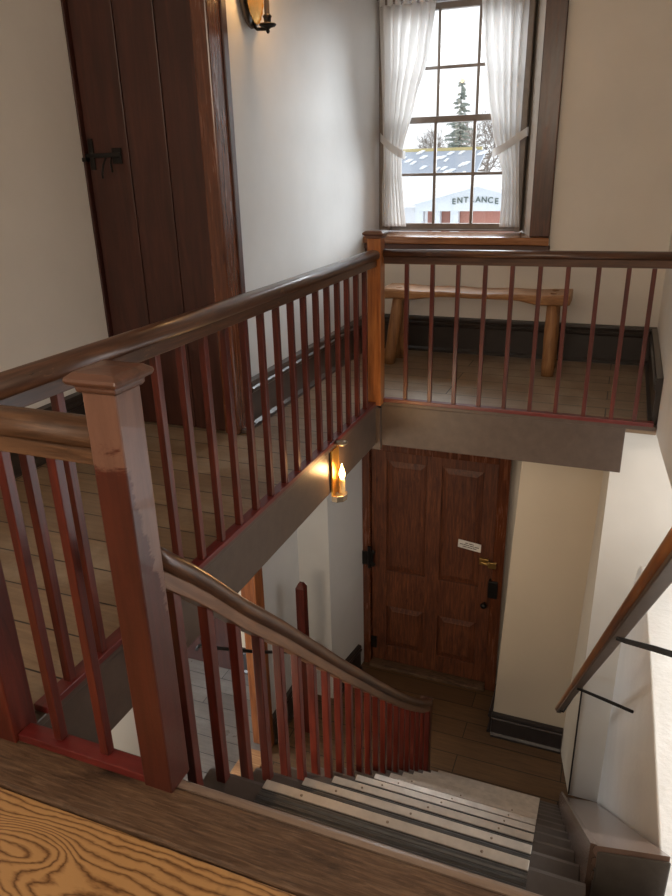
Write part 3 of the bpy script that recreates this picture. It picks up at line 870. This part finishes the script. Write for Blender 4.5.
# ------------------------------------------------------------------ lamps
# upper candle sconce on the hall wall
t = thing('wall_sconce', (-1.385, 2.68, .55), 'gilt oval reflector candle sconce high on the hall wall', 'wall sconce')
cy, cz = 2.68, .645
b = MB()
N = 28
def ov(rx, rz, x): return [(x + .0, cy + rx * math.cos(a), cz + rz * math.sin(a)) for a in [2 * math.pi * k / N for k in range(N)]]
b.loops([ov(.075, .150, -1.384), ov(.084, .160, -1.376), ov(.084, .160, -1.366), ov(.078, .153, -1.363), ov(.074, .149, -1.370)])
b.build('backplate', M['candledark'], t, bevel=.001)
bm = MB()
rings = []
for rr in (1.0, .75, .5, .25, .04):
    ring = []
    for k in range(N * 2):
        a = 2 * math.pi * k / (N * 2)
        flute = (.0016 if k % 2 else -.0016) * rr
        ring.append((-1.369 + .018 * rr * rr + flute, cy + .074 * rr * math.cos(a), cz + .148 * rr * math.sin(a)))
    rings.append(ring)
bm.loops(rings); bm.build('reflector', M['gilt'], t, label='fluted gilt reflector')
b = MB(); b.tube([(-1.378, 2.69, .52), (-1.368, 2.69, .495), (-1.35, 2.68, .482), (-1.31, 2.668, .478), (-1.29, 2.662, .482)], .006, 8)
b.build('arm', M['iron'], t, smooth=True)
b = MB(); b.lathe((-1.298, 2.662, .480), [(.004, -.018), (.007, -.012), (.006, -.002), (.027, .004), (.032, .009), (.030, .013), (.012, .012), (.014, .03), (.017, .036), (.012, .042)], 16)
b.build('drip_pan', M['iron'], t, smooth=True)
b = MB(); b.lathe((-1.298, 2.662, .522), [(.0095, 0), (.0095, .058), (.007, .06)], 12); b.build('candle', M['candledark'], t)
b = MB(); b.lathe((-1.298, 2.662, .582), [(.006, 0), (.012, .012), (.0135, .022), (.009, .040), (.004, .055), (.001, .066)], 12); b.build('bulb', M['flame'], t, smooth=True, label='lit flame bulb')

# lower candle lamp fixed to the fascia
t = thing('wall_sconce', (-.97, 2.40, -1.25), 'lit brass candle sconce with tall tin reflector on the grey fascia', 'wall sconce')
x0 = -.977; yc = 2.40
b = MB(); b.hexa([(x0, yc - .038, -1.215), (x0 + .008, yc - .038, -1.215), (x0 + .008, yc + .038, -1.215), (x0, yc + .038, -1.215),
                  (x0, yc - .038, -1.02), (x0 + .008, yc - .038, -1.02), (x0 + .008, yc + .038, -1.02), (x0, yc + .038, -1.02)])
b.build('back_reflector', M['gilt'], t, bevel=.002)
b = MB()
oct_ = [(x0 + .0, yc - .036), (x0 + .024, yc - .04), (x0 + .046, yc - .024), (x0 + .052, yc), (x0 + .046, yc + .024), (x0 + .024, yc + .04), (x0, yc + .036)]
b.prism(oct_, -1.238, -1.212); b.build('tray', M['tin'], t, bevel=.002)
b = MB(); b.lathe((x0 + .03, yc, -1.000), [(.004, .0), (.027, .002), (.029, .007), (.016, .013), (.002, .015)], 18); b.box(x0, x0 + .03, yc - .012, yc + .012, -1.003, -.997)
b.build('smoke_cap', M['tin'], t, smooth=True)
b = MB(); b.lathe((x0 + .030, yc + .008, -1.212), [(.012, 0), (.011, .055), (.009, .06)], 12); b.build('candle', M['candle'], t, label='tall amber candle sleeve')
b = MB(); b.lathe((x0 + .030, yc + .008, -1.152), [(.005, 0), (.011, .013), (.012, .024), (.008, .040), (.003, .055), (.001, .066)], 12); b.build('bulb', M['flame'], t, smooth=True, label='lit flame bulb')

# ------------------------------------------------------------------ outside
gz = -4.4
b = MB(); b.box(-140, 80, 6.0, 220, gz - .5, gz); struct(b.build('ground', M['snow']))
def at(px, py, D):
    """survey point on the plane y = D seen at the given bearing (slopes)"""
    return px * D, D, py * D
# building with the ENTRANCE gable
D = 30
t = thing('building', (-.205 * D, D, gz), 'white gabled entrance building with brick wall and snowy roof seen through the window', 'building')
b = MB(); b.box(-7.75, -3.5, D, D + 5.9, gz, -1.60); b.build('brick_wall', M['brick'], t)
def gable(xl, xr, xc, zl, zp, y0, y1, m, name):
    b = MB(); b.loops([[(xl, y, zl - .28), (xr, y, zl - .28), (xr, y, zl), (xc, y, zp), (xl, y, zl)] for y in (y0, y1)]); return b.build(name, m, t)
gable(-8.13, -3.1, -5.62, -1.42, -.78, D - .5, D + 6, M['siding'], 'gable')
for sx_ in (-1, 1):
    xe = -5.62 + sx_ * 2.9
    b = MB()
    b.hexa([(-5.62, D - .8, -.78), (xe, D - .8, -1.53), (xe, D + 6.2, -1.53), (-5.62, D + 6.2, -.78), (-5.62, D - .8, -.62), (xe, D - .8, -1.37), (xe, D + 6.2, -1.37), (-5.62, D + 6.2, -.62)])
    b.build('snowy_roof_slope', M['snow'], t)
for x in (-8.0, -7.3, -6.55, -3.6):
    b = MB(); b.box(x - .16, x + .16, D - .4, D - .1, gz, -1.62); b.build('column', M['siding'], t)
def text_mesh(s_, size, loc, name, parent, m):
    cu = bpy.data.curves.new(name, 'FONT'); cu.body = s_; cu.size = size; cu.align_x = 'CENTER'; cu.extrude = .01; cu.offset = .008
    tmp = bpy.data.objects.new('tmp', cu); col.objects.link(tmp)
    dg = bpy.context.evaluated_depsgraph_get()
    me = bpy.data.meshes.new_from_object(tmp.evaluated_get(dg))
    bpy.data.objects.remove(tmp); bpy.data.curves.remove(cu)
    me.transform(Matrix.Rotation(math.pi / 2, 4, 'X')); me.materials.clear(); me.materials.append(m)
    o = bpy.data.objects.new(name, me); col.objects.link(o); o.parent = parent
    o.location = W(*loc) - parent_world(parent)
    return o
for ch, dx, dz in zip('ENTRANCE', [-.84, -.60, -.36, -.12, .12, .36, .60, .84], [-.07, -.03, -.01, .0, .0, -.01, -.03, -.07]):
    text_mesh(ch, .36, (-5.72 + dx, D - .53, -1.36 + dz), 'letter', t, M['letter'])
# long low white building with snow roof, on the left
t = thing('building', (-11, 38, gz), 'pale low building with snow covered roof behind the gabled entrance', 'building')
b = MB(); b.box(-16.0, -6.0, 38.2, 42, gz, -2.0); b.build('wall', M['siding'], t)
b = MB(); b.hexa([(-16.4, 37.9, -2.0), (-5.6, 37.9, -2.0), (-5.6, 42, -.65), (-16.4, 42, -.65), (-16.4, 37.9, -1.85), (-5.6, 37.9, -1.85), (-5.6, 42, -.5), (-16.4, 42, -.5)])
b.build('snowy_roof', M['snow'], t)
# barn with grey roof
D2 = 46
t = thing('building', (-.24 * D2, D2, gz), 'long barn with grey shingle roof and yellow ridge trim beyond the snow', 'building')
b = MB(); b.box(-15.0, -6.6, D2, D2 + 6, gz, -.9); b.build('wall', M['siding'], t)
b = MB(); b.hexa([(-15.4, D2 - .3, -1.0), (-9.1, D2 - .3, -1.0), (-9.3, D2 + 5, .78), (-15.4, D2 + 5, .78), (-15.4, D2 - .3, -.85), (-9.1, D2 - .3, -.85), (-9.3, D2 + 5, .93), (-15.4, D2 + 5, .93)])
b.build('shingle_roof', M['slate'], t)
b = MB(); b.box(-15.4, -9.6, D2 + 5, D2 + 5.3, .82, 1.12); b.build('ridge_trim', M['yellowtrim'], t)
b = MB()
rnd = random.Random(3)
for k in range(26):
    u = rnd.random(); v = rnd.random() * .9
    x = -15.2 + 5.9 * u; y = D2 + 5 * v; z = -.85 + (y - D2 + .3) * .336 + .02
    l_ = .25 + .35 * rnd.random()
    b.hexa([(x, y, z + .0), (x + l_ * .5, y, z), (x + l_ * .9, y + .5, z + .17), (x + l_ * .3, y + .5, z + .17), (x, y, z + .07), (x + l_ * .5, y, z + .07), (x + l_ * .9, y + .5, z + .24), (x + l_ * .3, y + .5, z + .24)])
b.build('snow_patches', M['snow'], t)
# spruce
D3 = 58
def spruce(x, y, zb, zt, w, label):
    t = thing('spruce_tree', (x, y, zb), label, 'tree')
    b = MB(); b.tube([(x, y, zb), (x, y, zt - .1)], [.16, .02], 8); b.build('trunk', M['bark'], t)
    b = MB(); r_ = random.Random(5)
    n = 110
    for k in range(n):
        u = k / n; z = zt - (zt - zb) * u * .62; L = w * (.12 + u) * (.5 + .65 * r_.random()); a = r_.random() * 6.28
        dx, dy = math.cos(a) * L, math.sin(a) * L
        p = [(x, y, z), (x + dx * .5, y + dy * .5, z - L * .12), (x + dx, y + dy, z - L * .1)]
        b.tube(p, [.03, .09 + .05 * u, .02], 5)
        for q in (.35, .55, .75, .92):
            for s_ in (-1, 1):
                b.tube([(x + dx * q, y + dy * q, z - L * .1), (x + dx * (q + .12) - s_ * dy * .22, y + dy * (q + .12) + s_ * dx * .22, z - L * .1 - .12)], [.06, .01], 4)
    b.build('foliage', M['needles'], t)
spruce(-.2178 * D3 , D3, gz, 5.95, 1.55, 'tall ragged spruce tree against the white sky')
def bare(x, y, zb, h, w, label, n=5, seed=1):
    t = thing('bare_tree', (x, y, zb), label, 'tree', 'leafless trees beyond the barn')
    r_ = random.Random(seed); b = MB()
    def br(p, d, L, rad, lev):
        q = p + d * L
        b.tube([tuple(p), tuple((p + q) / 2 + Vector((r_.uniform(-1, 1), r_.uniform(-1, 1), 0)) * L * .06), tuple(q)], [rad, rad * .8, rad * .6], 4)
        if lev == 0: return
        for k in range(4):
            a = Vector((r_.gauss(0, 1), r_.gauss(0, .6), r_.gauss(.35, .6))).normalized()
            nd = (d * .75 + a * .75 * w).normalized()
            br(p + d * L * r_.uniform(.45, 1), nd, L * r_.uniform(.55, .75), rad * .55, lev - 1)
    br(Vector((x, y, zb)), Vector((r_.uniform(-.06, .06), 0, 1)).normalized(), h * .36, h * .014, n)
    b.build('branches', M['twig'], t)
for i_, (dx_, h_, sd_, lab_) in enumerate(((-.283, 9.6, 1, 'leafless tree at the left side of the window view'), (-.2585, 9.0, 2, 'leafless bushy tree just left of the spruce'),
        (-.232, 9.2, 3, 'leafless tree growing right beside the spruce'), (-.205, 9.2, 4, 'leafless tree just right of the spruce'), (-.182, 9.4, 6, 'leafless tree at the right side of the window view'))):
    bare(dx_ * (64 + 7 * i_), 64 + 7 * i_, gz, h_ * (1 + .11 * i_), 1.1, lab_, 5, sd_)

# ------------------------------------------------------------------ lights
def area(name, loc, target, sx, sy, power, c):
    l = bpy.data.lights.new(name, 'AREA'); l.shape = 'RECTANGLE'; l.size = sx * S; l.size_y = sy * S
    l.energy = power; l.color = c
    o = bpy.data.objects.new(name, l); col.objects.link(o)
    o.location = W(*loc); d = W(*target) - W(*loc)
    o.rotation_euler = d.to_track_quat('-Z', 'Y').to_euler()
    return o
def point(name, loc, power, c, r=.02):
    l = bpy.data.lights.new(name, 'POINT'); l.energy = power; l.color = c; l.shadow_soft_size = r
    o = bpy.data.objects.new(name, l); col.objects.link(o); o.location = W(*loc); return o
def sun(name, d, power, c, ang):
    l = bpy.data.lights.new(name, 'SUN'); l.energy = power; l.color = c; l.angle = math.radians(ang)
    o = bpy.data.objects.new(name, l); col.objects.link(o); o.location = W(2, 12, 5)
    o.rotation_euler = Vector(d).to_track_quat('-Z', 'Y').to_euler(); return o
sun('hazy_low_sun', (-.42, -.9, -.25), 3.1, (.92, .96, 1), 26)
area('daylight_hall_window', (-.95, 5.3, 1.5), (-.7, 3.0, -.9), 1.6, 1.2, 110, (.90, .95, 1))
area('daylight_stair_window', (1.6, 2.0, -.72), (-1.4, 2.7, -1.9), 1.2, .6, 13, (1, .94, .86))
area('fill_behind', (-.5, -1.2, .7), (-.5, 2.0, -.9), 1.8, .9, 29, (1, .82, .64))  # added warm fill behind the camera, no fixture there
area('fill_lower_hall', (-1.3, .9, -1.45), (-1.2, 3.6, -2.6), .6, .4, 10, (1, .80, .58))  # added fill hidden under the hall floor, brightens the lower hall
area('daylight_side_room', (-3.2, 2.2, -2.1), (-2.0, 2.9, -3.2), 1.0, .8, 40, (.85, .92, 1))
point('glow_upper_sconce', (-1.265, 2.66, .645), 2.0, (1, .55, .22))
point('glow_lower_sconce', (-.925, 2.41, -1.12), 1.25, (1, .55, .22))

w = bpy.data.worlds.new('overcast_sky'); bpy.context.scene.world = w; w.use_nodes = True
bg = w.node_tree.nodes['Background']; bg.inputs[0].default_value = (.93, .96, 1, 1); bg.inputs[1].default_value = 1.0

# ------------------------------------------------------------------ camera
cam = bpy.data.cameras.new('camera'); co = bpy.data.objects.new('camera', cam); col.objects.link(co)
yaw, pit, rol = -.382928569, -.375271312, -.0248061413
F = Vector((math.sin(yaw) * math.cos(pit), math.cos(yaw) * math.cos(pit), math.sin(pit)))
r0 = Vector((math.cos(yaw), -math.sin(yaw), 0)); u0 = r0.cross(F)
r = r0 * math.cos(rol) + u0 * math.sin(rol); u = -r0 * math.sin(rol) + u0 * math.cos(rol)
m = Matrix((r, u, -F)).transposed().to_4x4(); m.translation = W(0, 0, 0)
co.matrix_world = m
cam.sensor_fit = 'VERTICAL'; cam.sensor_height = 36; cam.lens = 709.516 / 896 * 36
cam.clip_start = .02; cam.clip_end = 500
sc = bpy.context.scene; sc.camera = co
sc.view_settings.view_transform = 'Standard'; sc.view_settings.look = 'None'
sc.view_settings.exposure = 0.72; sc.view_settings.gamma = 1; sc.view_settings.use_curve_mapping = False
